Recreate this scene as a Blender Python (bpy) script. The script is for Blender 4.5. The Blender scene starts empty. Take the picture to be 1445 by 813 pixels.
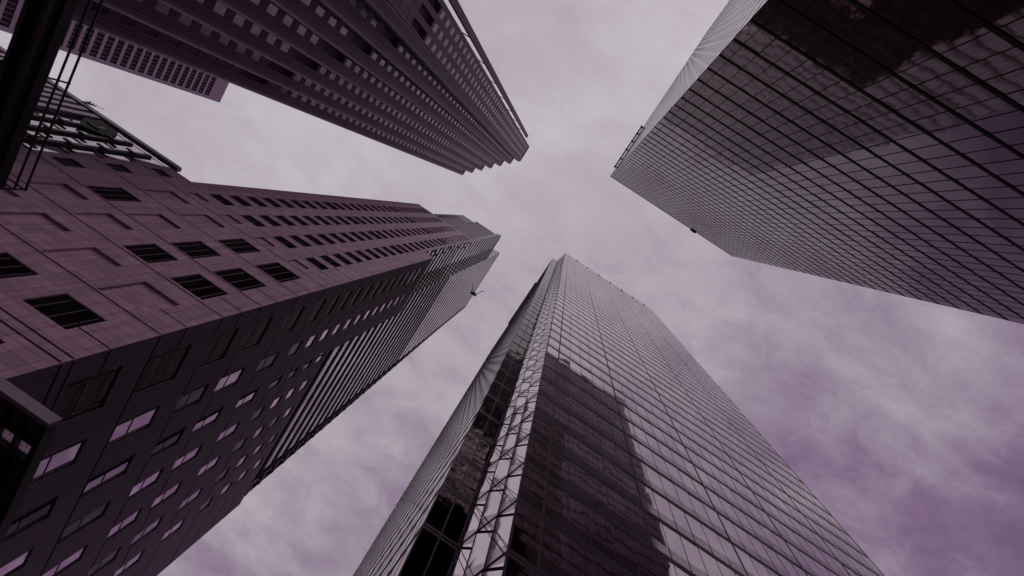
import bpy, bmesh, math, random
from mathutils import Vector, Matrix
random.seed(7)
# ------------------------------------------------------------------ camera
F_PX, PW, PH = 672.0, 1445.0, 813.0
ZEN = (807.0, 309.0)
TH = math.radians(34.0)
EZ = Vector((ZEN[0]-PW/2, ZEN[1]-PH/2, F_PX)).normalized()
_X = Vector((0, 1, 0)).cross(EZ).normalized(); _Y = EZ.cross(_X)
EA = math.cos(TH)*_X + math.sin(TH)*_Y        # world +X seen in camera axes (right, down, forward)
EB = -math.sin(TH)*_X + math.cos(TH)*_Y       # world +Y
scene = bpy.context.scene
col = scene.collection
right = Vector((EA[0], EB[0], EZ[0])); down = Vector((EA[1], EB[1], EZ[1])); fwd = Vector((EA[2], EB[2], EZ[2]))
cam = bpy.data.cameras.new('camera'); cam_ob = bpy.data.objects.new('camera', cam); col.objects.link(cam_ob)
cam.sensor_width = 36.0; cam.lens = F_PX/PW*36.0; cam.clip_start = 0.1; cam.clip_end = 6000
M = Matrix.Identity(4)
for i in range(3):
    M[i][0] = right[i]; M[i][1] = -down[i]; M[i][2] = -fwd[i]
cam_ob.matrix_world = M                      # the lens is the origin; the street lies 1.7 m below it
scene.camera = cam_ob
GZ = -1.7

def px(p):
    r = p[0]*EA + p[1]*EB + p[2]*EZ
    if r[2] <= 0.01: return None
    return (PW/2 + F_PX*r[0]/r[2], PH/2 + F_PX*r[1]/r[2])
def screen_area(pts):
    q = []
    for p in pts:
        s = px(p)
        if s is None: return 0
        q.append((min(max(s[0], 0), PW), min(max(s[1], 0), PH)))
    a = 0
    for i in range(len(q)):
        x0, y0 = q[i]; x1, y1 = q[(i+1) % len(q)]; a += x0*y1-x1*y0
    return abs(a)/2

# ------------------------------------------------------------------ sky and sun
SUN_EL, SUN_AZ = math.radians(56), math.radians(172)     # azimuth clockwise from +Y
world = bpy.data.worlds.new('World'); scene.world = world; world.use_nodes = True
nt = world.node_tree; nt.nodes.clear()
def N(t, ty, **kw):
    n = t.nodes.new(ty)
    for k, v in kw.items(): setattr(n, k, v)
    return n
def math_node(t, op, a, b=None, c=None, clamp=False):
    n = N(t, 'ShaderNodeMath', operation=op, use_clamp=clamp)
    for i, v in enumerate((a, b, c)):
        if v is None: continue
        if hasattr(v, 'node'): t.links.new(v, n.inputs[i])
        else: n.inputs[i].default_value = v
    return n.outputs[0]
out = N(nt, 'ShaderNodeOutputWorld'); bg = N(nt, 'ShaderNodeBackground'); bg.inputs[1].default_value = 0.1
sky = N(nt, 'ShaderNodeTexSky', sky_type='NISHITA', sun_disc=False)
sky.sun_elevation = SUN_EL; sky.sun_rotation = SUN_AZ
tc = N(nt, 'ShaderNodeTexCoord'); sep = N(nt, 'ShaderNodeSeparateXYZ'); nt.links.new(tc.outputs['Generated'], sep.inputs[0])
zc = math_node(nt, 'MAXIMUM', sep.outputs[2], 0.22)
tx = math_node(nt, 'DIVIDE', sep.outputs[0], zc); ty = math_node(nt, 'DIVIDE', sep.outputs[1], zc)
comb = N(nt, 'ShaderNodeCombineXYZ'); nt.links.new(tx, comb.inputs[0]); nt.links.new(ty, comb.inputs[1])
def wnoise(scale, det, rough, dist, loc, stretch):
    mp = N(nt, 'ShaderNodeMapping'); mp.inputs['Location'].default_value = loc; mp.inputs['Scale'].default_value = stretch
    mp.inputs['Rotation'].default_value = (0, 0, 0.55)
    nt.links.new(comb.outputs[0], mp.inputs[0])
    n = N(nt, 'ShaderNodeTexNoise'); n.inputs['Scale'].default_value = scale; n.inputs['Detail'].default_value = det
    n.inputs['Roughness'].default_value = rough; n.inputs['Distortion'].default_value = dist
    nt.links.new(mp.outputs[0], n.inputs['Vector']); return n.outputs['Fac']
n1 = wnoise(2.3, 7, 0.55, 0.35, (3.1, 1.7, 0), (1.0, 1.7, 1)); n2 = wnoise(7.0, 8, 0.66, 0.6, (0.4, 5.2, 0), (1.0, 1.5, 1))
# the deck thins out overhead and thickens towards +X +Y
grad = math_node(nt, 'ADD', math_node(nt, 'MULTIPLY', tx, 0.42), math_node(nt, 'MULTIPLY', ty, 0.26))
grad = math_node(nt, 'MINIMUM', math_node(nt, 'MAXIMUM', grad, -0.09), 0.44)
dens = math_node(nt, 'ADD', math_node(nt, 'MULTIPLY', n1, 0.54), math_node(nt, 'MULTIPLY', n2, 0.28))
amp = math_node(nt, 'ADD', math_node(nt, 'MULTIPLY', grad, 1.2), 1.35)
val = math_node(nt, 'ADD', math_node(nt, 'MULTIPLY', math_node(nt, 'SUBTRACT', dens, 0.41), amp), grad)
val = math_node(nt, 'ADD', val, 0.22, clamp=True)
ramp = N(nt, 'ShaderNodeValToRGB'); nt.links.new(val, ramp.inputs[0])
cr = ramp.color_ramp; cr.interpolation = 'LINEAR'
cr.elements[0].position = 0.0; cr.elements[0].color = (0.57, 0.515, 0.56, 1)
cr.elements[1].position = 0.92; cr.elements[1].color = (0.13, 0.072, 0.145, 1)
for p, c in ((0.13, (0.50, 0.44, 0.487)), (0.27, (0.455, 0.39, 0.44)), (0.46, (0.33, 0.258, 0.33)), (0.68, (0.215, 0.132, 0.225))):
    e = cr.elements.new(p); e.color = (*c, 1)
sc = N(nt, 'ShaderNodeVectorMath', operation='SCALE'); nt.links.new(ramp.outputs[0], sc.inputs[0]); sc.inputs['Scale'].default_value = 10.0
mx = N(nt, 'ShaderNodeMix', data_type='RGBA'); mx.inputs['Factor'].default_value = 0.06
nt.links.new(sc.outputs[0], mx.inputs['A']); nt.links.new(sky.outputs[0], mx.inputs['B'])
nt.links.new(mx.outputs['Result'], bg.inputs[0]); nt.links.new(bg.outputs[0], out.inputs[0])

sun = bpy.data.lights.new('sun', 'SUN'); sun.energy = 0.6; sun.angle = math.radians(14); sun.color = (1.0, 0.95, 0.9)
sun_ob = bpy.data.objects.new('sun', sun); col.objects.link(sun_ob)
sdir = Vector((math.sin(SUN_AZ)*math.cos(SUN_EL), math.cos(SUN_AZ)*math.cos(SUN_EL), math.sin(SUN_EL)))
sun_ob.rotation_euler = sdir.to_track_quat('Z', 'Y').to_euler()
sun_ob.location = sdir*600
vs = scene.view_settings
vs.view_transform = 'Standard'; vs.look = 'None'; vs.exposure = 0.0; vs.gamma = 1.0; vs.use_curve_mapping = False
scene.render.resolution_x = 1024; scene.render.resolution_y = 576

# ------------------------------------------------------------------ materials
def mat(name, color, rough=0.6, spec=0.5, metal=0.0, ior=1.5, tint=(1, 1, 1), noise=0.0, nscale=0.6, bump=0.0, bscale=1.0, island=0.0, joints=None, bstretch=(1, 1, 1), streak=0.0):
    m = bpy.data.materials.new(name); m.use_nodes = True; t = m.node_tree
    b = t.nodes['Principled BSDF']
    b.inputs['Roughness'].default_value = rough; b.inputs['Metallic'].default_value = metal; b.inputs['IOR'].default_value = ior
    b.inputs['Specular IOR Level'].default_value = spec; b.inputs['Specular Tint'].default_value = (*tint, 1)
    geo = N(t, 'ShaderNodeNewGeometry'); cur = None
    rgb = N(t, 'ShaderNodeRGB'); rgb.outputs[0].default_value = (*color, 1); cur = rgb.outputs[0]
    def mul(cur, fac):
        s = N(t, 'ShaderNodeVectorMath', operation='SCALE'); t.links.new(cur, s.inputs[0]); t.links.new(fac, s.inputs['Scale']); return s.outputs[0]
    if noise:
        n = N(t, 'ShaderNodeTexNoise'); n.inputs['Scale'].default_value = nscale; n.inputs['Detail'].default_value = 6; n.inputs['Roughness'].default_value = .65
        t.links.new(geo.outputs['Position'], n.inputs['Vector'])
        cur = mul(cur, math_node(t, 'ADD', math_node(t, 'MULTIPLY', n.outputs['Fac'], 2*noise), 1-noise))
    if streak:
        mp = N(t, 'ShaderNodeMapping'); mp.inputs['Scale'].default_value = (1.3, 1.3, .045); t.links.new(geo.outputs['Position'], mp.inputs[0])
        n = N(t, 'ShaderNodeTexNoise'); n.inputs['Scale'].default_value = 1.0; n.inputs['Detail'].default_value = 5; n.inputs['Roughness'].default_value = .7
        t.links.new(mp.outputs[0], n.inputs['Vector'])
        mr = N(t, 'ShaderNodeMapRange'); mr.inputs[1].default_value = .35; mr.inputs[2].default_value = .68; mr.inputs[3].default_value = 1.0+streak*.5; mr.inputs[4].default_value = 1.0-streak; t.links.new(n.outputs['Fac'], mr.inputs[0])
        cur = mul(cur, mr.outputs[0])
    if island:
        oi = N(t, 'ShaderNodeObjectInfo')
        r = math_node(t, 'FRACT', math_node(t, 'ADD', geo.outputs['Random Per Island'], oi.outputs['Random']))
        f = math_node(t, 'ADD', math_node(t, 'MULTIPLY', r, 2*island), 1-island)
        cur = mul(cur, f)
    if joints:
        du, dz, w, dark, var = joints
        s = N(t, 'ShaderNodeSeparateXYZ'); t.links.new(geo.outputs['Position'], s.inputs[0])
        u = math_node(t, 'DIVIDE', math_node(t, 'ADD', math_node(t, 'ADD', s.outputs[0], s.outputs[1]), 0.37), du)
        z = math_node(t, 'DIVIDE', math_node(t, 'ADD', s.outputs[2], 0.05), dz)
        lu = math_node(t, 'LESS_THAN', math_node(t, 'FRACT', u), w/du); lz = math_node(t, 'LESS_THAN', math_node(t, 'FRACT', z), w/dz)
        l = math_node(t, 'MAXIMUM', lu, lz)
        wn = N(t, 'ShaderNodeTexWhiteNoise', noise_dimensions='2D'); c2 = N(t, 'ShaderNodeCombineXYZ')
        t.links.new(math_node(t, 'FLOOR', u), c2.inputs[0]); t.links.new(math_node(t, 'FLOOR', z), c2.inputs[1]); t.links.new(c2.outputs[0], wn.inputs['Vector'])
        f = math_node(t, 'ADD', math_node(t, 'MULTIPLY', wn.outputs['Value'], 2*var), 1-var)
        f = math_node(t, 'MULTIPLY', f, math_node(t, 'SUBTRACT', 1.0, math_node(t, 'MULTIPLY', l, 1-dark)))
        cur = mul(cur, f)
    t.links.new(cur, b.inputs['Base Color'])
    if bump:
        mp = N(t, 'ShaderNodeMapping'); mp.inputs['Scale'].default_value = bstretch; t.links.new(geo.outputs['Position'], mp.inputs[0])
        n = N(t, 'ShaderNodeTexNoise'); n.inputs['Scale'].default_value = bscale; n.inputs['Detail'].default_value = 2
        t.links.new(mp.outputs[0], n.inputs['Vector'])
        bp = N(t, 'ShaderNodeBump'); bp.inputs['Strength'].default_value = 1.0; bp.inputs['Distance'].default_value = bump
        t.links.new(n.outputs['Fac'], bp.inputs['Height']); t.links.new(bp.outputs[0], b.inputs['Normal'])
    return m
PURP = (1.0, 0.80, 0.95)
MT = dict(
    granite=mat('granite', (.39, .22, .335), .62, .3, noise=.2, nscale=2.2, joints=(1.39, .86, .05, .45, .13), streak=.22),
    granite_shaded=mat('shaded_granite', (.135, .078, .112), .6, .3, noise=.18, nscale=1.3, joints=(1.46, 3.9, .05, .6, .08), streak=.25),  # front granite again, with the side face's shade put into its colour
    black=mat('black_aluminium', (.012, .009, .012), .7, .12),
    frame_d=mat('plum_aluminium', (.06, .038, .054), .5, .35),
    groove=mat('shadow_gap', (.03, .02, .028), .9, .1),  # shade inside the stone joints, given as a dark back colour
    frame=mat('dark_aluminium', (.035, .026, .034), .45, .4),
    frame_mid=mat('mauve_aluminium', (.15, .10, .145), .4, .5, metal=.3, noise=.1),
    frame_light=mat('pale_aluminium', (.40, .31, .39), .35, .5, metal=.4),
    win_dark=mat('dark_window_glass', (.006, .004, .005), .05, .5, ior=1.33, tint=(1, .75, .88), bump=.004, bscale=.6, island=.3),
    crown_glass=mat('crown_glass', (.30, .265, .285), .05, .5, metal=1.0, bump=.004, bscale=.8, island=.25),
    win_mirror=mat('mirror_window_glass', (.56, .525, .53), .04, .5, metal=1.0, tint=PURP, bump=.004, bscale=.8, island=.3),
    glass_r=mat('bronze_curtain_glass', (.026, .013, .019), .035, .5, ior=1.9, tint=(1, .73, .85), bump=.010, bscale=.55, island=.25, bstretch=(1, 1, .5)),
    spandrel_r=mat('bronze_spandrel_glass', (.022, .013, .02), .09, .5, ior=1.9, tint=(1, .77, .95), bump=.006, bscale=.5, island=.25),
    glass_bay=mat('dark_reflection_bay_glass', (.035, .029, .032), .03, .5, metal=1.0, bump=.006, bscale=.5, island=.2),  # the bay's dark tower reflection is put into a darker glass colour
    glass_side=mat('silver_side_glass', (.03, .022, .029), .06, .5, ior=2.3, tint=(1, .88, .97), island=.2),
    added_pleat=mat('added_pleat_glass', (.62, .55, .60), .04, .5, metal=1.0, bump=.003, bscale=.6, island=.06),
    added_pleat_band=mat('added_pleat_glass_band', (.36, .30, .34), .06, .5, metal=1.0, bump=.003, bscale=.6, island=.08),
    fritted=mat('fritted_white_glass', (.80, .66, .77), .22, .5, ior=1.8, noise=.1, nscale=1.2, island=.10),
    fritted_band=mat('fritted_grey_glass', (.42, .32, .40), .22, .5, ior=1.8, island=.12),
    glass_d=mat('silver_curtain_glass', (.52, .455, .495), .03, .5, metal=1.0, bump=.006, bscale=.5, island=.07, bstretch=(1, 1, .5)),
    spandrel_d=mat('silver_spandrel_glass', (.28, .235, .262), .08, .5, metal=1.0, bump=.006, bscale=.5, island=.08),
    clad_e=mat('brown_metal_cladding', (.175, .098, .142), .6, .25, noise=.16, nscale=.8, streak=.18, joints=(50., 3.9, .05, .75, .05)),
    pier_e=mat('pale_brown_metal', (.20, .115, .165), .5, .3, noise=.14, nscale=.8, streak=.15, joints=(50., 3.9, .05, .75, .05)),
    clad_e_dark=mat('dark_strip_cladding', (.05, .032, .045), .6, .4, noise=.25, nscale=1.1),
    glass_e=mat('grey_window_glass', (.085, .058, .078), .10, .5, ior=2.3, tint=(1, .82, .93), bump=.004, bscale=.5, island=.3),
    conc_f=mat('pale_concrete', (.40, .30, .38), .75, .3, noise=.12, nscale=.25),
    conc_f2=mat('grey_concrete', (.27, .19, .25), .75, .3, noise=.12, nscale=.25),
    steel=mat('black_painted_steel', (.016, .012, .015), .55, .3, noise=.3, nscale=3),
    white=mat('white_panel', (.8, .72, .78), .5, .4),
    asphalt=mat('asphalt', (.05, .045, .05), .85, .3, noise=.25, nscale=1.5),
    paving=mat('stone_paving', (.22, .18, .21), .8, .3, noise=.2, nscale=.8, joints=None),
    leaf=mat('dull_foliage', (.06, .05, .055), .7, .2, noise=.4, nscale=4),
    line=mat('road_paint', (.7, .66, .68), .7, .3),
)

# ------------------------------------------------------------------ mesh helpers
class MB:
    def __init__(s): s.v = []; s.f = []; s.m = []
    def quad(s, a, b, c, d, mi=0):
        i = len(s.v); s.v += [tuple(a), tuple(b), tuple(c), tuple(d)]; s.f.append((i, i+1, i+2, i+3)); s.m.append(mi)
    def poly(s, pts, mi=0):
        i = len(s.v); s.v += [tuple(p) for p in pts]; s.f.append(tuple(range(i, i+len(pts)))); s.m.append(mi)
    def box(s, x0, x1, y0, y1, z0, z1, mi=0):
        if x0 > x1: x0, x1 = x1, x0
        if y0 > y1: y0, y1 = y1, y0
        i = len(s.v)
        s.v += [(x0,y0,z0),(x1,y0,z0),(x1,y1,z0),(x0,y1,z0),(x0,y0,z1),(x1,y0,z1),(x1,y1,z1),(x0,y1,z1)]
        for f in ((0,3,2,1),(4,5,6,7),(0,1,5,4),(1,2,6,5),(2,3,7,6),(3,0,4,7)):
            s.f.append(tuple(i+k for k in f)); s.m.append(mi)
    def obox(s, o, u, v, n, u0, u1, v0, v1, n0, n1, mi=0):      # box in a wall frame (u along, v up, n out)
        P = lambda a, b, c: tuple(o + u*a + v*b + n*c)
        i = len(s.v)
        s.v += [P(u0,v0,n0),P(u1,v0,n0),P(u1,v1,n0),P(u0,v1,n0),P(u0,v0,n1),P(u1,v0,n1),P(u1,v1,n1),P(u0,v1,n1)]
        for f in ((0,3,2,1),(4,5,6,7),(0,1,5,4),(1,2,6,5),(2,3,7,6),(3,0,4,7)):
            s.f.append(tuple(i+k for k in f)); s.m.append(mi)
    def prism(s, pts, z0, z1, mi=0, cap=True):
        n = len(pts); i = len(s.v)
        s.v += [(p[0], p[1], z0) for p in pts] + [(p[0], p[1], z1) for p in pts]
        for k in range(n):
            s.f.append((i+k, i+(k+1) % n, i+n+(k+1) % n, i+n+k)); s.m.append(mi)
        if cap:
            s.f.append(tuple(range(i+n, i+2*n))); s.m.append(mi); s.f.append(tuple(reversed(range(i, i+n)))); s.m.append(mi)
    def tube(s, a, b, r, seg=8, mi=0):
        a = Vector(a); b = Vector(b); d = (b-a).normalized()
        p = d.orthogonal().normalized(); q = d.cross(p); i = len(s.v)
        for c in (a, b):
            for k in range(seg):
                w = 2*math.pi*k/seg; s.v.append(tuple(c + p*math.cos(w)*r + q*math.sin(w)*r))
        for k in range(seg):
            s.f.append((i+k, i+(k+1) % seg, i+seg+(k+1) % seg, i+seg+k)); s.m.append(mi)
        s.f.append(tuple(reversed(range(i, i+seg)))); s.m.append(mi); s.f.append(tuple(range(i+seg, i+2*seg))); s.m.append(mi)
    def build(s, name, mats, parent=None, fixn=True):
        me = bpy.data.meshes.new(name); me.from_pydata(s.v, [], s.f)
        if not isinstance(mats, (list, tuple)): mats = [mats]
        for m in mats: me.materials.append(m)
        if len(mats) > 1: me.polygons.foreach_set('material_index', s.m)
        me.update()
        o = bpy.data.objects.new(name, me); col.objects.link(o)
        if parent: o.parent = parent
        return o
def tag(o, label, cat, group=None, kind=None):
    if kind: o['kind'] = kind
    if label: o['label'] = label
    if cat: o['category'] = cat
    if group: o['group'] = group
    return o
def thing(name, label, cat, group=None):
    o = bpy.data.objects.new(name, None); col.objects.link(o); o.empty_display_size = 1
    return tag(o, label, cat, group)
Zv = Vector((0, 0, 1))

def wall_holes(mb, o, u, n, u0, u1, v0, v1, holes, mi=0):
    """wall sheet in the frame o + u*a + z*b, outward n; holes = (a0,a1,b0,b1,depth,back)"""
    us = sorted({round(x, 4) for h in holes for x in (max(h[0], u0), min(h[1], u1))} | {u0, u1})
    vs_ = sorted({round(x, 4) for h in holes for x in (max(h[2], v0), min(h[3], v1))} | {v0, v1})
    ui = {x: i for i, x in enumerate(us)}; vi = {x: i for i, x in enumerate(vs_)}
    hole = set()
    P = lambda a, b, c=0: o + u*a + Zv*b + n*c
    for a0, a1, b0, b1, d, back in holes:
        a0 = max(a0, u0); a1 = min(a1, u1); b0 = max(b0, v0); b1 = min(b1, v1)
        if a1 <= a0 or b1 <= b0: continue
        for i in range(ui[round(a0, 4)], ui[round(a1, 4)]):
            for j in range(vi[round(b0, 4)], vi[round(b1, 4)]): hole.add((i, j))
        mb.quad(P(a0,b0), P(a0,b0,-d), P(a0,b1,-d), P(a0,b1), mi); mb.quad(P(a1,b0,-d), P(a1,b0), P(a1,b1), P(a1,b1,-d), mi)
        mb.quad(P(a0,b0), P(a1,b0), P(a1,b0,-d), P(a0,b0,-d), mi); mb.quad(P(a0,b1,-d), P(a1,b1,-d), P(a1,b1), P(a0,b1), mi)
        if back: mb.quad(P(a0,b0,-d), P(a1,b0,-d), P(a1,b1,-d), P(a0,b1,-d), 1 if back == 2 else mi)
    for i in range(len(us)-1):
        j = 0
        while j < len(vs_)-1:                              # merge runs upward
            if (i, j) in hole: j += 1; continue
            k = j
            while k < len(vs_)-1 and (i, k) not in hole: k += 1
            mb.quad(P(us[i],vs_[j]), P(us[i+1],vs_[j]), P(us[i+1],vs_[k]), P(us[i],vs_[k]), mi); j = k

class Windows:
    """collects windows, builds the 100 largest in view as parts and the rest as one"""
    def __init__(s, root, limit=100): s.root = root; s.items = []; s.limit = limit
    def add(s, o, u, n, a0, a1, b0, b1, depth, fr, gl, bars=(), hbars=(), fw=.09, mull=.06):
        c = [o+u*a0+Zv*b0, o+u*a1+Zv*b0, o+u*a1+Zv*b1, o+u*a0+Zv*b1]
        s.items.append((screen_area(c), (o, u, n, a0, a1, b0, b1, depth, fr, gl, bars, hbars, fw, mull)))
    def make(s, it, mf, mg, gi):
        o, u, n, a0, a1, b0, b1, d, fr, gl, bars, hbars, fw, mull = it
        t = .07
        mf.obox(o,u,Zv,n, a0,a0+fw, b0,b1, -d,-d+t); mf.obox(o,u,Zv,n, a1-fw,a1, b0,b1, -d,-d+t)
        mf.obox(o,u,Zv,n, a0+fw,a1-fw, b0,b0+fw, -d,-d+t); mf.obox(o,u,Zv,n, a0+fw,a1-fw, b1-fw,b1, -d,-d+t)
        w = a1-a0; h = b1-b0
        for k in bars: mf.obox(o,u,Zv,n, a0+w*k-mull/2,a0+w*k+mull/2, b0+fw,b1-fw, -d,-d+t)
        for k in hbars: mf.obox(o,u,Zv,n, a0+fw,a1-fw, b0+h*k-mull/2,b0+h*k+mull/2, -d+.002,-d+t-.01)
        j = lambda: random.gauss(0, .004)
        P = lambda a, b: o+u*a+Zv*b+n*(-d+.02+j())
        mg.quad(P(a0+.01,b0+.01), P(a1-.01,b0+.01), P(a1-.01,b1-.01), P(a0+.01,b1-.01), gi)
    def finish(s):
        s.items.sort(key=lambda x: -x[0])
        for ar, it in s.items[:s.limit]:
            mf = MB(); mg = MB(); s.make(it, mf, mg, 0)
            fo = mf.build('window', it[8], s.root); mg.build('pane', it[9], fo)
        rest = s.items[s.limit:]
        if rest:
            mats = []
            mb = MB()
            for ar, it in rest:
                for m in (it[8], it[9]):
                    if m not in mats: mats.append(m)
                mf = MB(); mg = MB(); s.make(it, mf, mg, 0)
                for src, m in ((mf, it[8]), (mg, it[9])):
                    i0 = len(mb.v); mb.v += src.v; mb.f += [tuple(i0+k for k in f) for f in src.f]; mb.m += [mats.index(m)]*len(src.f)
            r = mb.build('window', mats, s.root); r['kind'] = 'stuff'

class Panels:
    """glass of a curtain wall: 100 largest panes in view as parts, the rest as one"""
    def __init__(s, root, mats, limit=100): s.root = root; s.it = []; s.mats = mats; s.limit = limit
    def grid(s, o, u, n, us, zs, spandrel, top_sp=False, jit=.006):
        for i in range(len(us)-1):
            for j in range(len(zs)-1):
                a0, a1, b0, b1 = us[i], us[i+1], zs[j], zs[j+1]
                bs = b0+(b1-b0)*spandrel
                P = lambda a, b: o+u*a+Zv*b+n*random.gauss(0, jit)
                q = []
                if spandrel > 0: q.append(([P(a0,b0),P(a1,b0),P(a1,bs),P(a0,bs)], 1))
                q.append(([P(a0,bs),P(a1,bs),P(a1,b1),P(a0,b1)], 0))
                c = [o+u*a0+Zv*b0, o+u*a1+Zv*b0, o+u*a1+Zv*b1, o+u*a0+Zv*b1]
                s.it.append((screen_area(c), q))
    def finish(s):
        s.it.sort(key=lambda x: -x[0])
        for ar, q in s.it[:s.limit]:
            mb = MB()
            for pts, mi in q: mb.quad(*pts, mi)
            mb.build('glass_panel', s.mats, s.root)
        mb = MB()
        for ar, q in s.it[s.limit:]:
            for pts, mi in q: mb.quad(*pts, mi)
        if mb.f:
            r = mb.build('glass_panel', s.mats, s.root); r['kind'] = 'stuff'
def steps(a, b, d):
    r = [a]
    while r[-1]+d < b-.3: r.append(r[-1]+d)
    r.append(b); return r
X1, Y1 = Vector((1, 0, 0)), Vector((0, 1, 0))
V3 = lambda x, y, z=0: Vector((x, y, z))

# ------------------------------------------------------------------ ground
g = MB(); g.quad((-3000,-3000,GZ), (3000,-3000,GZ), (3000,3000,GZ), (-3000,3000,GZ)); tag(g.build('ground', MT['paving']), None, None, kind='structure')
g = MB(); g.quad((-20,-19,GZ+.004), (600,-19,GZ+.004), (600,-7,GZ+.004), (-20,-7,GZ+.004)); g.quad((-19,-7,GZ+.004), (1.4,-7,GZ+.004), (1.4,500,GZ+.004), (-19,500,GZ+.004))
tag(g.build('road', MT['asphalt']), None, None, kind='structure')
g = MB(); g.box(1.6, 300, -6.6, 90, GZ+.001, GZ+.13); tag(g.build('pavement', MT['paving']), None, None, kind='structure')

# ------------------------------------------------------------------ glass tower on the right
def tower_right():
    root = thing('glass_tower', 'dark bronze glass skyscraper with heavy black floor lines, filling the right side', 'skyscraper')
    x0, x1, y0, y1, H = 3.0, 55.8, -20.3, -78.0, 180.6
    c = MB(); c.box(x0+.12, x1-.12, y1, y0-.12, GZ, H-.6); c.build('core', MT['frame'], root)
    zs = [GZ] + [z for z in [-2.15+4.0*k for k in range(1, 46)]] + [H]
    us = [x0] + [20.67-1.515*11+1.515*k for k in range(0, 35)]; us = [u for u in us if u < x1-.4]+[x1]
    P = Panels(root, [MT['glass_r'], MT['spandrel_r']])
    P.grid(V3(0, y0), X1, Y1, us, zs, 0)
    vs2 = [y0-1.515*k for k in range(0, 38)]
    P.finish()
    S = Panels(root, [MT['glass_side'], MT['glass_side']], 0); S.grid(V3(x0, 0), -Y1, -X1, [-v for v in vs2], zs, .27, jit=.0); S.finish()
    for z in zs[1:]:
        t = MB(); h = .17 if z < H else .3
        t.box(x0, x1+.05, y0-.02, y0+.06, z-h, z+h); t.box(x0-.012, x0+.05, y0-.021, y1, z-.12, z+.12)
        t.build('transom', MT['black'], root)
    for u in us:
        t = MB(); t.box(u-.03, u+.03, y0-.02, y0+.03, GZ, H-.31); t.build('mullion', MT['black'], root)
    for v in vs2[1:]:
        t = MB(); t.box(x0-.012, x0+.02, v-.04, v+.04, GZ, H-.31); t.build('side_mullion', MT['frame_light'], root)
    r = MB(); r.box(x0-.75, x0-.25, -23.6, -40.6, H-.9, H-.35)
    for y in (-24, -27.4, -31, -34.5, -37.6, -40.2): r.box(x0-.85, x0-.04, y-.22, y+.22, H-1.0, H-.25)
    r.build('roof_rail', MT['steel'], root)
    r = MB(); r.box(38.0, 40.2, y0+.02, y0+.5, H-.1, H+.7); r.build('roof_bracket', MT['steel'], root)
    p = MB(); p.box(x0+.05, x1-.05, y1, y0-.05, H-.6, H-.02); p.build('roof', MT['conc_f2'], root)
tower_right()

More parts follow.
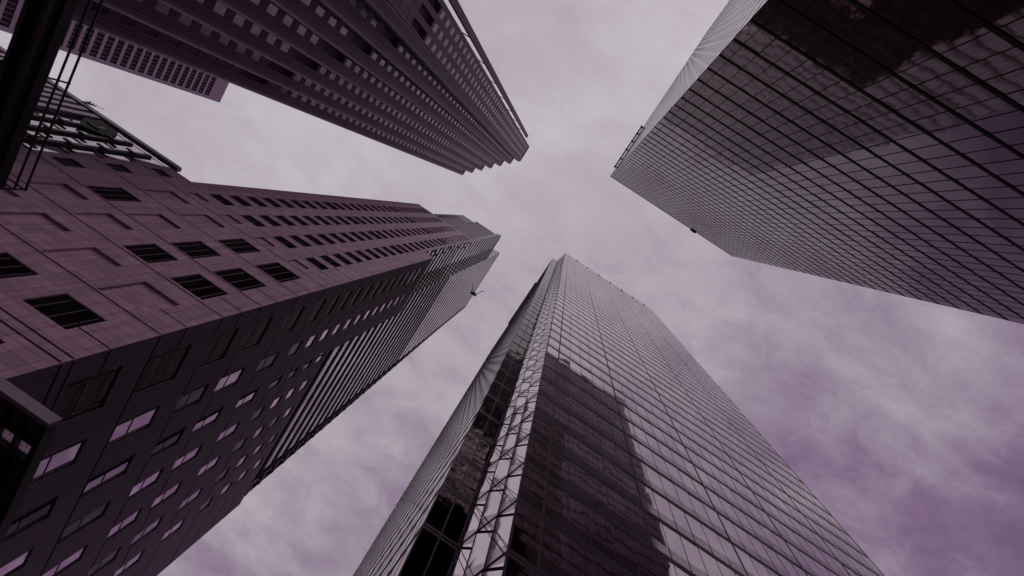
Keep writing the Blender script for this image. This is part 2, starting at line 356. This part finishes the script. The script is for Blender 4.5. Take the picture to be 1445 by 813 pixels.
# ------------------------------------------------------------------ glass tower at the bottom
def tower_bottom():
    root = thing('glass_tower', 'silvery glass skyscraper with notched corner, reflecting a dark tower, at bottom centre', 'skyscraper')
    YM, YL, XL, XN, XM, XR, YB = 13.8, 18.2, 2.5, 4.74, 5.87, 50.9, 68.0
    HM, HL = 209.0, 203.6
    c = MB(); c.prism([(XM+.9,YM+.12),(XR-.12,YM+.12),(XR-.12,YB),(XN+1.2,YB),(XN+1.2,YL+.6)], GZ, HM-.51)
    c.prism([(XL+.1,YL+.12),(XN+.1,YL+.12),(XN+.1,YB-.01),(XL+.1,YB-.01)], GZ, HL-.5); c.build('core', MT['frame'], root)
    zm = [GZ] + [23.27-4*6+4*k for k in range(1, 52)] + [HM]; zl = [GZ] + [23.27-24+4*k for k in range(1, 51)] + [HL]
    um = [XM, 7.5, 9.04, 10.58, 12.12, 13.66]; b = 15.2
    heavy = {7.5}
    while b < XR-1:
        heavy.add(round(b, 2)); um += [b+8.8/6*k for k in range(6) if b+8.8/6*k < XR-.5]; b += 8.8
    um.append(XR)
    P = Panels(root, [MT['glass_d'], MT['spandrel_d']])
    P.grid(V3(0, YM), X1, -Y1, um, zm, .30)
    ul = [XL, 3.62, XN]
    s0, s1 = V3(XN, YL), V3(XM, YM); sd = (s1-s0).normalized(); sl = (s1-s0).length; sn = V3(sd.y, -sd.x, 0)
    if sn.dot(V3(-1, -1, 0)) < 0: sn = -sn
    uspl = [0, sl/3, 2*sl/3, sl]
    uy = steps(YL, YB, 1.5)
    P.finish()
    # pleats added to brighten the splayed corner: facets turned to mirror the open sky
    S = Panels(root, [MT['added_pleat'], MT['added_pleat_band']], 100)
    rt = MB()
    for k in range(3):
        ca, sa = math.cos(math.radians((20, 17.5, 15)[k])), math.sin(math.radians((20, 17.5, 15)[k]))
        fd = sd*ca - sn*sa; fn = sn*ca + sd*sa; fl_ = sl/3*ca
        a = s0+sd*uspl[k]; S.grid(a, fd, fn, [0, fl_], zm, .30, jit=.003)
        e = a+fd*fl_; b = s0+sd*uspl[k+1]; rt.quad((e.x, e.y, GZ), (b.x, b.y, GZ), (b.x, b.y, HM-.3), (e.x, e.y, HM-.3))
    S.finish(); rt.build('added_pleat_return', MT['frame_d'], root)
    S = Panels(root, [MT['glass_bay'], MT['glass_bay']], 40); S.grid(V3(0, YL), X1, -Y1, ul, zl, .30); S.finish()
    S = Panels(root, [MT['glass_side'], MT['spandrel_d']], 0); S.grid(V3(XL, 0), Y1, -X1, uy, zl, .30, jit=.001); S.finish()
    for z in zm[1:]:
        t = MB(); h = .115 if z < HM else .25
        for dz in (-.14, .14): t.box(XM, XR+.10, YM-.016, YM+.02, z+dz-h, z+dz+h) if z < HM else None
        if z == HM: t.box(XM-.02, XR+.1, YM-.05, YM+.3, z-.3, z+.02)
        t.obox(s0, sd, Zv, sn, 0, sl, z-.10, z+.10, 0, .03)
        t.build('transom', MT['frame_d'], root)
    for z in zl[1:]:
        t = MB()
        for dz in (-.14, .14): t.box(XL-.02, XN, YL-.02, YL+.02, z+dz-.085, z+dz+.085)
        t.box(XL-.035, XL+.02, YL, YB, z-.2, z+.2)
        t.build('notch_transom', MT['frame_d'], root)
    for u in um:
        hv = round(u, 2) in heavy or u in (XM, XR); w = .065 if hv else .024
        t = MB(); t.box(u-w, u+w, YM-(.03 if hv else .012), YM+.02, GZ, HM-.3); t.build('mullion', MT['frame_d'], root)
    for u in ul:
        t = MB(); t.box(u-.04, u+.04, YL-.03, YL+.02, GZ, HL); t.build('notch_mullion', MT['frame_d'], root)
    for u in uspl:
        t = MB(); t.obox(s0, sd, Zv, sn, u-.02, u+.02, GZ, HM-.3, 0, .03); t.build('splay_mullion', MT['frame'], root)
    for z in zm[1:-3]:  # added bars standing for the bay's reflected floor lines
        for dz in (-.15, .15):
            t = MB(); t.tube(s0+sn*.07+Zv*(z+8+dz*2), s1+sn*.07+Zv*(z+dz*2), .022, 5); t.build('reflected_floor_line', MT['frame'], root)
    for v in uy[1:]:
        t = MB(); t.box(XL-.014, XL+.02, v-.035, v+.035, GZ, HL-.1); t.build('side_mullion', MT['frame_d'], root)
    r = MB(); r.box(XL-.5, XL-.05, 31, 53, HL-.5, HL+.1); r.build('roof_rail', MT['steel'], root)
    for x in (12, 17.5, 23.5, 29.4, 35.2, 41, 46.8):
        r = MB(); r.box(x-.25, x+.25, YM-.25, YM+.6, HM+.03, HM+.9); r.tube((x, YM+.3, HM+.9), (x, YM+.3, HM+2.2), .06); r.build('rig_socket', MT['steel'], root)
    r = MB(); r.prism([(XM+.05,YM+.1),(XR,YM+.1),(XR,YB),(XN+.2,YB),(XN+.2,YL+.1)], HM-.5, HM-.05); r.build('roof', MT['conc_f2'], root)
tower_bottom()

# ------------------------------------------------------------------ granite tower on the left
def tower_left():
    root = thing('granite_tower', 'purple granite office tower with punched windows and louvred glass crown, at left', 'skyscraper')
    YA, XB, XLF, XN = 25.0, -21.9, -48.2, -24.5
    HT, HN, HB, Y1b, YB, HW = 165.6, 108.35, 74.5, 40.9, 76.5, 63.3
    W = Windows(root)
    cols = [(-45.1, -42.1), (-39.6, -36.55), (-34.0, -30.95), (-28.45, -24.7)]
    oA, uA, nA = V3(0, YA), X1, -Y1
    holesA = []
    base = [(27.9, 30.85), (33.2, 37.6), (40.15, 43.75), (45.6, 49.85), (52.4, 56.9)]
    below = [(3.0, 6.5), (9.0, 13.0), (15.2, 19.0), (21.0, 24.4)]
    pat = {0: 'bbbwb', 1: 'wbbbb', 2: 'wbwww', 3: 'wbwww'}
    DW = .24
    for ci, (a0, a1) in enumerate(cols):
        for (b0, b1) in below:
            holesA.append((a0, a1, b0, b1, DW, False)); W.add(oA, uA, nA, a0, a1, b0, b1, DW-.08, MT['frame_mid'], MT['win_dark'], (.33, .66), (), mull=.08)
        for bi, (b0, b1) in enumerate(base):
            if pat[ci][bi] == 'w':
                holesA.append((a0, a1, b0, b1, DW, False))
                W.add(oA, uA, nA, a0, a1, b0, b1, DW-.08, MT['frame_mid'], MT['win_dark'], (.21, .55, .87), (), fw=.02, mull=.07)
            else: holesA.append((a0, a1, b0, b1, .26, True))
        holesA.append((a0, a0+2.3, 59.1, 61.0, .22, True))
        aa1 = a1 if ci < 3 else -25.4
        for k in range(26):
            z = 63.05+3.9*k; top = 2.25 if k % 9 != 8 else 2.9
            if z+top > HT-1: break
            holesA.append((a0, aa1, z, z+top, DW, False))
            W.add(oA, uA, nA, a0, aa1, z, z+top, DW-.08, MT['frame'], MT['win_dark'], (.5,), (), fw=.05, mull=.05)
    # shadow joints
    jl = [25.5, 26.3, 32.95, 39.75, 45.35, 52.1, 58.6] + [62.6+3.9*k for k in range(26)]
    right_edge = lambda z: XB if z < HN else XN
    jointsA = []
    for z in jl:
        w = .19 if z < 60 else .12
        jointsA.append((XLF, XB, z-w/2, z+w/2, .14, 2))
    for z in (28.7, 35.55, 42.4, 47.9, 54.75):
        for a in ((-27.0, -24.7+2.8), (-32.6, -28.45), (-38.2, -34.0), (-43.8, -39.6)):
            pass
    for (z0, z1) in ((28.0, 33), (30.85, 33), (37.6, 39.75), (43.75, 45.35), (49.85, 52.1), (56.9, 58.6)):
        zz = z1-.9 if z1-z0 > 1.6 else (z0+z1)/2
    m = MB()
    cut = lambda hs, u0, u1, v0, v1: [(max(a, u0), min(b, u1), max(c, v0), min(d, v1), e, f) for a, b, c, d, e, f in hs if min(b, u1)-max(a, u0) > .02 and min(d, v1)-max(c, v0) > .02]
    # joints must not overlap openings: break them around the holes
    def breakj(js, hs):
        res = []
        for a0, a1, b0, b1, d, k in js:
            segs = [(a0, a1)]
            for h in hs:
                if h[2]-.01 < b1 and h[3]+.01 > b0:
                    ns = []
                    for s0, s1 in segs:
                        if h[1] <= s0 or h[0] >= s1: ns.append((s0, s1)); continue
                        if h[0]-.02 > s0: ns.append((s0, h[0]-.02))
                        if h[1]+.02 < s1: ns.append((h[1]+.02, s1))
                    segs = ns
            res += [(s0, s1, b0, b1, d, k) for s0, s1 in segs if s1-s0 > .1]
        return res
    # half-height joints between the window columns
    half = []
    gaps = [(-42.1, -39.6), (-36.55, -34.0), (-30.95, -28.45), (-24.7, XB)]
    for z in (28.75, 35.55, 42.4, 47.95, 54.75, 60.6):
        for (a0, a1) in gaps: half.append((a0+.02 if a0 > -25 else a0+.02, a1-.02, z-.08, z+.08, .10, 2)) if a0 > -25 else None
    for (z, cs) in ((37.6+1.1, (0, 1, 2, 3)), (43.75+.8, (0, 1, 2, 3)), (49.85+1.1, (0, 1, 2, 3)), (56.9+.85, (0, 1, 2, 3)), (31.9, (1, 2, 3))):
        pass
    allA = holesA + breakj(jointsA + half, holesA)
    wall_holes(m, oA, uA, nA, XN, XB, GZ, HN, cut(allA, XN, XB, GZ, HN))
    wall_holes(m, oA, uA, nA, XLF, XN, GZ, HT, cut(allA, XLF, XN, GZ, HT))
    # vertical half joints under the windows (stone courses offset)
    m.quad((XB,YA,HN), (XB,Y1b,HN), (XN,Y1b,HN), (XN,YA,HN)); m.quad((XLF,YA,HT), (XN,YA,HT), (XN,YA+2.4,HT), (XLF,YA+2.4,HT))
    m.quad((XN,YA,HN), (XN,YA+2.4,HN), (XN,YA+2.4,HT), (XN,YA,HT)); m.quad((XLF,YA,HW), (XLF,YA+30,HW), (XLF,YA+30,HT), (XLF,YA,HT))
    # lower wing at far left
    wingh = [(-51.0, -49.0, 59.1, 60.9, DW, False), (-51.0, -49.0, 52.6, 55, DW, False), (-51.0, -49.0, 46.6, 49, DW, False)]
    for h in wingh: W.add(oA, uA, nA, *h[:4], DW-.08, MT['frame'], MT['win_dark'], (.5,), ())
    wj = breakj([(-52, XLF-.01, z-.09, z+.09, .12, 2) for z in (26.3, 32.95, 39.75, 45.35, 52.1, 58.6)], wingh)
    wall_holes(m, oA, uA, nA, -52, XLF, GZ, HW, wingh+wj)
    m.quad((-52,YA,HW), (XLF,YA,HW), (XLF,YA+20,HW), (-52,YA+20,HW)); m.quad((-52,YA+20,GZ), (-52,YA,GZ), (-52,YA,HW), (-52,YA+20,HW))
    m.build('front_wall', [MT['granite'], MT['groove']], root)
    # ---- side wall (faces +X)
    oB, uB, nB = V3(XB, 0), Y1, X1
    hb = []
    rows = [(20.4, 24.0, 0), (26.6, 30.6, 0), (33.1, 37.35, 0), (39.75, 43.4, 0), (45.0, 49.0, 0), (51.9, 55.6, 0), (58.4, 60.9, 1)] + [(62.8+3.9*k, 65.0+3.9*k, 1) for k in range(12)]
    bc = [(27.15, 31.2), (34.3, 36.95), (40.2, 42.7), (46.05, 48.3), (51.9, 54.2), (57.8, 60.1), (63.6, 65.9)]
    for ri, (b0, b1, small) in enumerate(rows):
        for ci, (a0, a1) in enumerate(bc):
            if ci >= 2 and b1 > HB-.5: continue
            if b1 > HN-1: continue
            w = .0
            if small and ci < 3: a0_, a1_ = a0+.05, a1-.3
            else: a0_, a1_ = a0, a1
            if ci >= 2 and not small and False: continue
            dark_slot = (ri in (6,)) or (ci == 0 and ri == 5 and False)
            if ci == 2 and not small and b0 > 50: pass
            dp = .2
            hb.append((a0_, a1_, b0, b1, dp, False))
            gl = MT['win_dark'] if dark_slot or ci == 0 or random.random() < .17 else MT['win_mirror']  # first column: dark glass put in for its dark tower reflection
            W.add(oB, uB, nB, a0_, a1_, b0, b1, dp-.04, MT['frame'], gl, (.13, .86) if not small else (), (.42,) if not small else (), fw=.06, mull=.10)
    jb = []
    for z in jl:
        if z > HN: continue
        jb.append((YA, Y1b if z > HB else YB, z-.09, z+.09, .12, 2))
    for z in (28.75, 35.55, 42.4, 47.95, 54.75): jb.append((YA, 27.12, z-.07, z+.07, .1, 2))
    ab = hb + breakj(jb, hb)
    mB = MB()
    wall_holes(mB, oB, uB, nB, YA, Y1b, GZ, HN, cut(ab, YA, Y1b, GZ, HN)); wall_holes(mB, oB, uB, nB, Y1b, YB, GZ, HB, cut(ab, Y1b, YB, GZ, HB))
    mB.quad((XB,Y1b,HB), (XB,YB,HB), (XN,YB,HB), (XN,Y1b,HB)); mB.quad((XB,Y1b,HB), (XN,Y1b,HB), (XN,Y1b,HN), (XB,Y1b,HN)); mB.quad((XB,YB,GZ), (XN,YB,GZ), (XN,YB,HB), (XB,YB,HB))
    mB.build('side_wall', [MT['granite_shaded'], MT['groove']], root)
    W.finish()
    # ---- dark backing inside the walls
    c = MB(); c.box(XLF+.6, XN-.6, YA+.7, 74, GZ, HT-.3); c.box(XN-.6, XB-.7, YA+.7, Y1b-.3, GZ, HN-.3); c.box(XN-.6, XB-.7, Y1b-.3, YB-.3, GZ, HB-.3); c.box(-51.6, XLF+.6, YA+.7, YA+19, GZ, HW-.3)
    c.build('core', MT['frame'], root)
    # ---- glass side above the granite
    XG, YC, YD, HC, HD = -22.2, 36.0, 71.0, 253.0, 235.0
    lv = [HB-2+3.9*k for k in range(0, 20)]; lv += [lv[-1]+5.6*k for k in range(1, 22)]
    fl = lambda a, b: [z for z in lv if a-4 < z < b]
    P = Panels(root, [MT['crown_glass'], MT['crown_glass']], 60)
    P.grid(V3(XN, 0), Y1, X1, steps(YA+.1, YC, 1.5), fl(HN, HD)+[HD], .3, jit=.008)
    P.grid(V3(0, YC), X1, -Y1, [XN, (XN+XG)/2, XG], fl(HN, HC)+[HC], .3, jit=.008)
    P.grid(V3(XG, 0), Y1, X1, steps(YC, YD, 1.5), fl(HB, HC)+[HC], .3, jit=.008)
    yend = lambda z: 76.1-(z-75)*.0262
    cz = fl(HB, HC)+[HC]
    XK = XG-.5
    for z0, z1 in zip(cz[:-1], cz[1:]):
        n_ = 3
        for k in range(n_):
            f = lambda z, q: YD+(yend(z)-YD)*q/n_
            P_ = lambda z, q: (XK+random.gauss(0, .02), f(z, q), z)
            pts = [P_(z0, k), P_(z0, k+1), P_(z1, k+1), P_(z1, k)]
            P.it.append((screen_area(pts), [(pts, 1)]))
    P.finish()
    for z in fl(HN, HD):
        t = MB(); t.box(XN-.1, XN+.12, YA+.12, YC, z-.5, z+.6); t.build('floor_ledge', MT['black'], root)
    for z in fl(HB, HC):
        t = MB(); pj = .15 if z < 150 else .06
        t.box(XG-.1, XG+pj, YC-.06, YD, z-.5, z+.6)
        if z > HN: t.box(XN+.1, XG-.1, YC-.06, YC+.05, z-.5, z+.6)
        t.build('floor_ledge', MT['black'], root)
    for z in fl(HB, HC):
        y9 = yend(z)
        t = MB(); t.box(XK-.2, XG-.1, YD+.36, y9, z-.3, z+.5); t.build('corner_ledge', MT['frame'], root)
        if y9-YD > 1.5:
            t = MB(); t.tube((XK+.12, YD+.4, z+.6), (XK+.12, y9-.3, z+4.0), .09, 5); t.build('corner_brace', MT['frame_light'], root)
    t = MB(); t.box(XG-.6, XG+.3, YD, YD+.35, HB, HC); t.build('corner_fin', MT['black'], root)
    t = MB()
    ya, yb = yend(HB), yend(HC)
    t.poly([(XK+.3, ya-.3, HB), (XK+.3, ya, HB), (XK+.3, yb, HC), (XK+.3, yb-.3, HC)]); t.poly([(XK+.3, ya, HB), (XK-2, ya, HB), (XK-2, yb, HC), (XK+.3, yb, HC)]); t.poly([(XK+.3, ya-.3, HB), (XK+.3, yb-.3, HC), (XK-.01, yb-.3, HC), (XK-.01, ya-.3, HB)])
    t.build('corner_fin', MT['black'], root)
    c = MB(); c.box(-46, XG-.12, YC+.12, YD-.02, HB, HC-.3); c.box(-46, XN-.12, YA+2.6, YC+.12, HT-.2, HD-.8)
    c.box(XN-2, XN-.12, YA+.7, YC+.12, HN-1, HD-.8)
    c.build('glass_core', MT['frame'], root)
    # ---- louvred crown
    for z in fl(HT, HD):
        if z < HT: continue
        xl = -45.0 if z < 210 else -38.6
        t = MB(); t.box(xl, XN+.03, YA+1.78, YA+1.855, z, z+1.2); t.build('crown_louvre', MT['black'], root)
    q = MB(); q.box(-42.0, XN-.05, YA+1.86, YA+2.5, HT, 209); q.box(-38.2, XN-.06, YA+1.87, YA+2.51, 209, HD-.3)
    q.build('crown_wall', MT['conc_f'], root)
    t = MB(); t.box(-38.8, XN+.1, YA+1.7, YA+2.6, HD-.3, HD+.2); t.box(XN-.3, XN+.13, YA+2.6, YC-.1, HD-.3, HD+.2); t.box(XN, XG+.12, YC-.1, YC+.2, HC-.3, HC+.2); t.box(XG-.3, XG+.13, YC+.2, YD+.4, HC-.3, HC+.2)
    t.build('parapet', MT['frame_d'], root)
    r = MB(); r.box(-45.5, XG-.15, YC+.3, YD-.05, HC-.3, HC-.05); r.build('roof', MT['conc_f2'], root)
tower_left()

# roof crane of the granite tower
def roof_crane():
    root = thing('roof_crane', 'small window-cleaning crane reaching over the roof edge of the granite tower', 'crane')
    H = 252.96
    b = MB(); b.box(-24.0, -21.6, 61.6, 63.6, H+.25, H+2.0); b.box(-21.6, -20.4, 62.0, 63.2, H-1.2, H+1.2); b.build('base', MT['frame'], root)
    a = MB(); a.tube((-20.8, 62.2, H+1.0), (-18.6, 58.6, H+2.4), .24, 8); a.build('arm', MT['frame_light'], root)
roof_crane()

# canopy on the granite tower's side
def canopy():
    root = thing('canopy', 'flat entrance canopy with a grid of skylights projecting from the granite tower, bottom left', 'canopy')
    x0, x1, y0, y1, hb, ht = -21.85, -17.85, 24.9, 42.0, 21.35, 21.95
    f = MB(); f.box(-30, x1+.3, y0-.3, y0, hb, ht+.1); f.build('front_fascia', MT['conc_f2'], root)
    f = MB(); f.box(x1, x1+.3, y0, y1, hb-.05, ht); f.build('side_fascia', MT['steel'], root)
    xs = [-21.8, -20.2, -19.03, -17.87]; ys = [y0+.35+1.22*k for k in range(14)]
    b = MB()
    for x in xs: b.box(x-.09, x+.09, y0, y1, hb+.02, ht-.1)
    for y in ys: b.box(x0, x1, y-.085, y+.085, hb+.03, ht-.11)
    b.build('beam', MT['frame'], root)
    for i in range(len(xs)-1):
        for j in range(len(ys)-1):
            p = MB(); p.box(xs[i]+.09, xs[i+1]-.09, ys[j]+.085, ys[j+1]-.085, ht-.2, ht-.16)
            if j == 1 and i > 0: p.build('skylight_pane', skymat, root)
            else: p.build('soffit_panel', MT['granite_shaded'], root)
skymat = bpy.data.materials.new('frosted_skylight'); skymat.use_nodes = True
_t = skymat.node_tree; _b = _t.nodes['Principled BSDF']; _b.inputs['Base Color'].default_value = (.85, .72, .82, 1); _b.inputs['Roughness'].default_value = .5
_tr = N(_t, 'ShaderNodeBsdfTranslucent'); _n = N(_t, 'ShaderNodeTexNoise'); _n.inputs['Scale'].default_value = 6; _n.inputs['Detail'].default_value = 5
_cr = N(_t, 'ShaderNodeValToRGB'); _t.links.new(_n.outputs['Fac'], _cr.inputs[0]); _cr.color_ramp.elements[0].position = .3; _cr.color_ramp.elements[0].color = (.35, .26, .33, 1); _cr.color_ramp.elements[1].position = .7; _cr.color_ramp.elements[1].color = (.9, .75, .86, 1)
_t.links.new(_cr.outputs[0], _tr.inputs[0]); _mx = N(_t, 'ShaderNodeMixShader'); _mx.inputs[0].default_value = .85
_t.links.new(_b.outputs[0], _mx.inputs[1]); _t.links.new(_tr.outputs[0], _mx.inputs[2]); _t.links.new(_mx.outputs[0], _t.nodes['Material Output'].inputs[0])
canopy()

# ------------------------------------------------------------------ sawtooth tower at the top
def tower_top():
    root = thing('sawtooth_tower', 'tall brown tower with stepped sawtooth front and small square windows, at top', 'skyscraper')
    H = 275.0; S = 3.97
    W = Windows(root)
    zc0 = 95.5
    floors = [zc0+3.9*k for k in range(0, 45)] + [82.6-3.9*k for k in range(0, 15)]
    mech = (86.0, 93.4)
    for i in range(7):
        x = -66+S*i; yt = 13.6-S*i; yend = yt-S if i < 6 else -20.4
        o, u, n = V3(x, 0), -Y1, X1                   # u runs towards -Y
        m = MB(); holes = []
        colsy = [(yt-4.0+.06+ .0, yt-2.42)] if i < 6 else [(-14.05, -12.55), (-16.75, -15.2), (-19.4, -17.85)]
        for (c0, c1) in colsy:
            for zf in floors:
                if zf+1.2 > H-1.5: continue
                holes.append((-c1, -c0, zf-1.12, zf+1.12, .09, False))
                W.add(o, u, n, -c1, -c0, zf-1.12, zf+1.12, .075, MT['frame'], MT['glass_e'], (), (), fw=.05)
            holes.append((-c1-.25, -c0, mech[0], mech[1], 1.2, True)) if i < 6 else holes.append((-c1, -c0, mech[0], mech[1], 1.2, True))
        if i == 6: holes.append((13.0, 18.8, H-3.2, H-.9, 1.5, True))
        R = 1.1
        wall_holes(m, o, u, n, -(yt-R), -yend, GZ, H, [h for h in holes])
        # rounded pier corner with two grooves
        ar = [(x-R+R*math.cos(a), yt-R+R*math.sin(a)) for a in [math.radians(15*k) for k in range(0, 7)]]
        pr = MB()
        for k in range(6):
            (xa, ya), (xb, yb) = ar[k], ar[k+1]
            pr.quad((xb, yb, GZ), (xa, ya, GZ), (xa, ya, H), (xb, yb, H))
        for gy, gw in ((yt-1.2, .07), (yt-1.62, .16), (yt-2.2, .13)):
            pr.box(x-.02, x+.12, gy-gw, gy+gw, GZ, H-1.0)
        pr.build('pier', MT['pier_e'], root)
        m.build('bay_wall', MT['clad_e'], root)
        # return wall
        xr0 = x-S if i > 0 else -79
        r = MB(); r.quad((xr0, yt, GZ), (x-R, yt, GZ), (x-R, yt, H), (xr0, yt, H)); r.build('return_wall', MT['clad_e'], root)
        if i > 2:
            d = MB(); ztop = 128 if i < 6 else 118  # dark strip laid on the lower part of the return wall
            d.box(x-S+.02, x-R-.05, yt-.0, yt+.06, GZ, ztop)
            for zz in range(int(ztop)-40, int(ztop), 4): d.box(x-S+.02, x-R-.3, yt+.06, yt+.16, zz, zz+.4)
            d.build('dark_strip', MT['clad_e_dark'], root)
    W.finish()
    c = MB()
    poly = [(-79, 13.0)]
    for i in range(7):
        x = -66+S*i-1.3; yt = 13.6-S*i-1.3
        poly += [(x, yt), (x, yt-S if i < 6 else -20.3)]
    poly += [(-79, -20.3)]
    c.prism(poly, GZ, H-3.4); c.build('core', MT['frame'], root)
    r = MB()
    poly = [(-79, 13.55)]
    for i in range(7):
        x = -66+S*i-.05; yt = 13.55-S*i
        poly += [(x-1.0, yt), (x, yt-1.0), (x, yt-S if i < 6 else -20.38)]
    poly += [(-79, -20.38)]
    r.prism(poly, H-.5, H-.02); r.build('roof', MT['clad_e'], root)
    e = MB(); e.quad((-79, -20.4, GZ), (-42.18, -20.4, GZ), (-42.18, -20.4, H), (-79, -20.4, H)); e.build('end_wall', MT['clad_e'], root)
    f = MB(); f.box(-46.8, -46.0, -25.1, -23.5, GZ, H); f.build('fin_wall', MT['clad_e'], root)
    f = MB()
    for k in range(12): f.box(-60, -46.7, -24.6, -24.4, 20+22*k, 20.4+22*k)
    f.box(-60.6, -60, -24.7, -20.3, GZ, H-2); f.build('fin_tie', MT['clad_e_dark'], root)
tower_top()

# ------------------------------------------------------------------ distant banded tower
def tower_far():
    root = thing('office_tower', 'distant pale tower with light floor bands, peeking behind the sawtooth tower', 'skyscraper')
    X, yc, H = -195.0, 51.7, 249.8
    c = MB(); c.box(-235, X-.6, 0, yc-.3, GZ, H-.5); c.build('core', MT['frame'], root)
    w = MB(); w.box(X-1.2, X, 0, yc, 240.8, H); w.box(X-1.2, X, yc-1.6, yc, GZ, 240.8); w.box(-235, X-1.2, yc-.3, yc, GZ, H); w.build('wall', MT['conc_f'], root)
    for k in range(32):
        z = 236.9-4.3*k
        b = MB(); b.box(X-.5, X-.02, 0, yc-1.6, z-.55, z+.75); b.build('floor_band', MT['conc_f'], root)
    m = MB()
    for k in range(28): m.box(X-.55, X-.2, 1.4+1.75*k, 1.75+1.75*k, GZ, 240.8)
    m.build('mullion', MT['frame_mid'], root)
    g_ = MB(); g_.quad((X-.45, 0, GZ), (X-.45, yc-1.6, GZ), (X-.45, yc-1.6, 240.8), (X-.45, 0, 240.8)); g_.build('glass', MT['win_dark'], root)
tower_far()

# ------------------------------------------------------------------ lower glazed block behind the granite wing
def block_left():
    root = thing('glazed_block', 'low glazed building with vertical louvres and roof rails, beside the granite tower', 'office building')
    Y, H, xr, xl = 25.3, 65.6, -52.05, -112.0
    c = MB(); c.box(xl, xr-.1, Y+.2, Y+30, GZ, H-.4); c.build('core', MT['frame'], root)
    zs = [GZ]+[5.0+4.1*k for k in range(14)]+[H-1.2]
    P = Panels(root, [MT['glass_d'], MT['spandrel_d']], limit=60)
    P.grid(V3(0, Y), X1, -Y1, [xl]+[-109.9+2.05*k for k in range(28)]+[xr], zs, 0.0, jit=.01)
    P.finish()
    for z in zs[1:]:
        t = MB(); t.box(xl, xr, Y-.08, Y+.02, z-.07, z+.07); t.build('transom', MT['frame'], root)
    for k in range(22):
        x = -107+2.0*k
        t = MB(); t.box(x-.52, x+.52, Y-.55, Y-.01, 40.0, H-2.2); t.build('louvre', MT['frame_light'] if k % 2 else MT['frame_light'], root)
    t = MB(); t.box(-108, -63.2, Y-.02, Y+.05, 39.9, H-2.1); t.build('louvre_backing', MT['frame'], root)
    for x in (-61.6, -58.3, -55.0):
        t = MB(); t.box(x-.32, x+.32, Y-.3, Y-.02, GZ, H-2.6); s = t.build('sunshade_fin', MT['frame'], root)
        for z in (48.5, 52.6, 56.7, 60.8):
            q = MB(); q.box(x-.22, x+.22, Y-.36, Y-.301, z, z+1.0); q.build('light_panel', MT['white'], s)
            q = MB(); q.box(x-.9, x+.9, Y-.5, Y-.31, z-.9, z-.55); q.build('bracket', MT['frame'], s)
    t = MB(); t.poly([(-66.5, Y-.35, 63.4), (-61.0, Y-.35, 63.3), (-58.6, Y-.35, 60.0), (-61.2, Y-.35, 57.8)]); t.poly([(-66.5, Y-.1, 63.4), (-61.2, Y-.1, 57.8), (-58.6, Y-.1, 60.0), (-61.0, Y-.1, 63.3)])
    t.build('dark_sheet', MT['steel'], root)  # flat dark four-cornered sheet in front of the glazing
    p = MB(); p.box(xl, xr, Y-.3, Y+.3, H-.8, H); p.build('parapet', MT['frame_light'], root)
    r = MB(); r.box(xl, xr, Y-.45, Y-.41, H-1.3, H-1.15); r.box(xl, xr, Y-.45, Y-.41, H-.28, H-.18); r.build('roof_rail', MT['steel'], root)
block_left()

def shrub():
    bx, by, bz = -70.2, 25.0, 65.6
    root = thing('roof_shrub', 'wispy grey shrub leaning out over the roof edge of the low glazed building', 'shrub')
    s = MB(); f = MB(); rnd = random.Random(3)
    for k in range(9):
        e = (bx+rnd.uniform(-.2, 2.2), by-rnd.uniform(.1, .5), bz+rnd.uniform(.3, 2.3))
        s.tube((bx, by, bz-.1), e, .03, 5)
        for j in range(9):
            w = rnd.uniform(.3, 1.0); p = Vector((bx, by, bz))*(1-w)+Vector(e)*w + Vector((rnd.gauss(0, .12), rnd.gauss(0, .1), rnd.gauss(0, .12)))
            d1 = Vector((rnd.gauss(0, 1), rnd.gauss(0, 1), rnd.gauss(0, 1))).normalized()*.16; d2 = d1.orthogonal().normalized()*.05
            f.quad(p-d1, p-d2, p+d1, p+d2)
    s.build('stem', MT['steel'], root); f.build('foliage', MT['leaf'], root)
shrub()

# ------------------------------------------------------------------ dark steel walkway with guard rail, top left
def walkway():
    root = thing('steel_walkway', 'black elevated steel walkway with guard rail, overhead at the upper left', 'walkway')
    X, h, ye = -27.5, 23.55, 15.9
    d = MB(); d.box(-29.2, X, -14, ye, h-.5, h); d.box(-36, -29.2, 10.8, ye, h-.8, h-.02); d.prism([(-29.2, 10.8), (-31.6, 10.8), (-29.2, 9.1)], h-.7, h-.05)
    d.build('deck', MT['steel'], root)
    b = MB()
    for x in (-28.9, -27.9): b.box(x-.12, x+.12, -14, ye-.05, h-.95, h-.501)
    b.build('beam', MT['frame'], root)
    for k in range(-5, 6):
        y = 8.95-1.55*4+1.55*k+ .0
        if y > ye: continue
    for y in [8.95+3.45*k for k in range(-6, 3)]:
        p = MB(); p.tube((X-.05, y, h-.3), (X-.05, y, h+1.18), .055); p.build('rail_post', MT['steel'], root)
    for z in (h+.54, h+1.11):
        p = MB(); p.tube((X-.05, -14, z), (X-.05, ye, z), .06); p.tube((X-.05, ye, z), (-36, ye, z), .05); p.build('guard_rail', MT['steel'], root)
    for (x, y) in ((-28.4, 14.6), (-35, 14.6), (-28.4, -12)):
        c = MB(); c.box(x-.25, x+.25, y-.25, y+.25, GZ, h-.9); c.build('column', MT['steel'], root)
walkway()
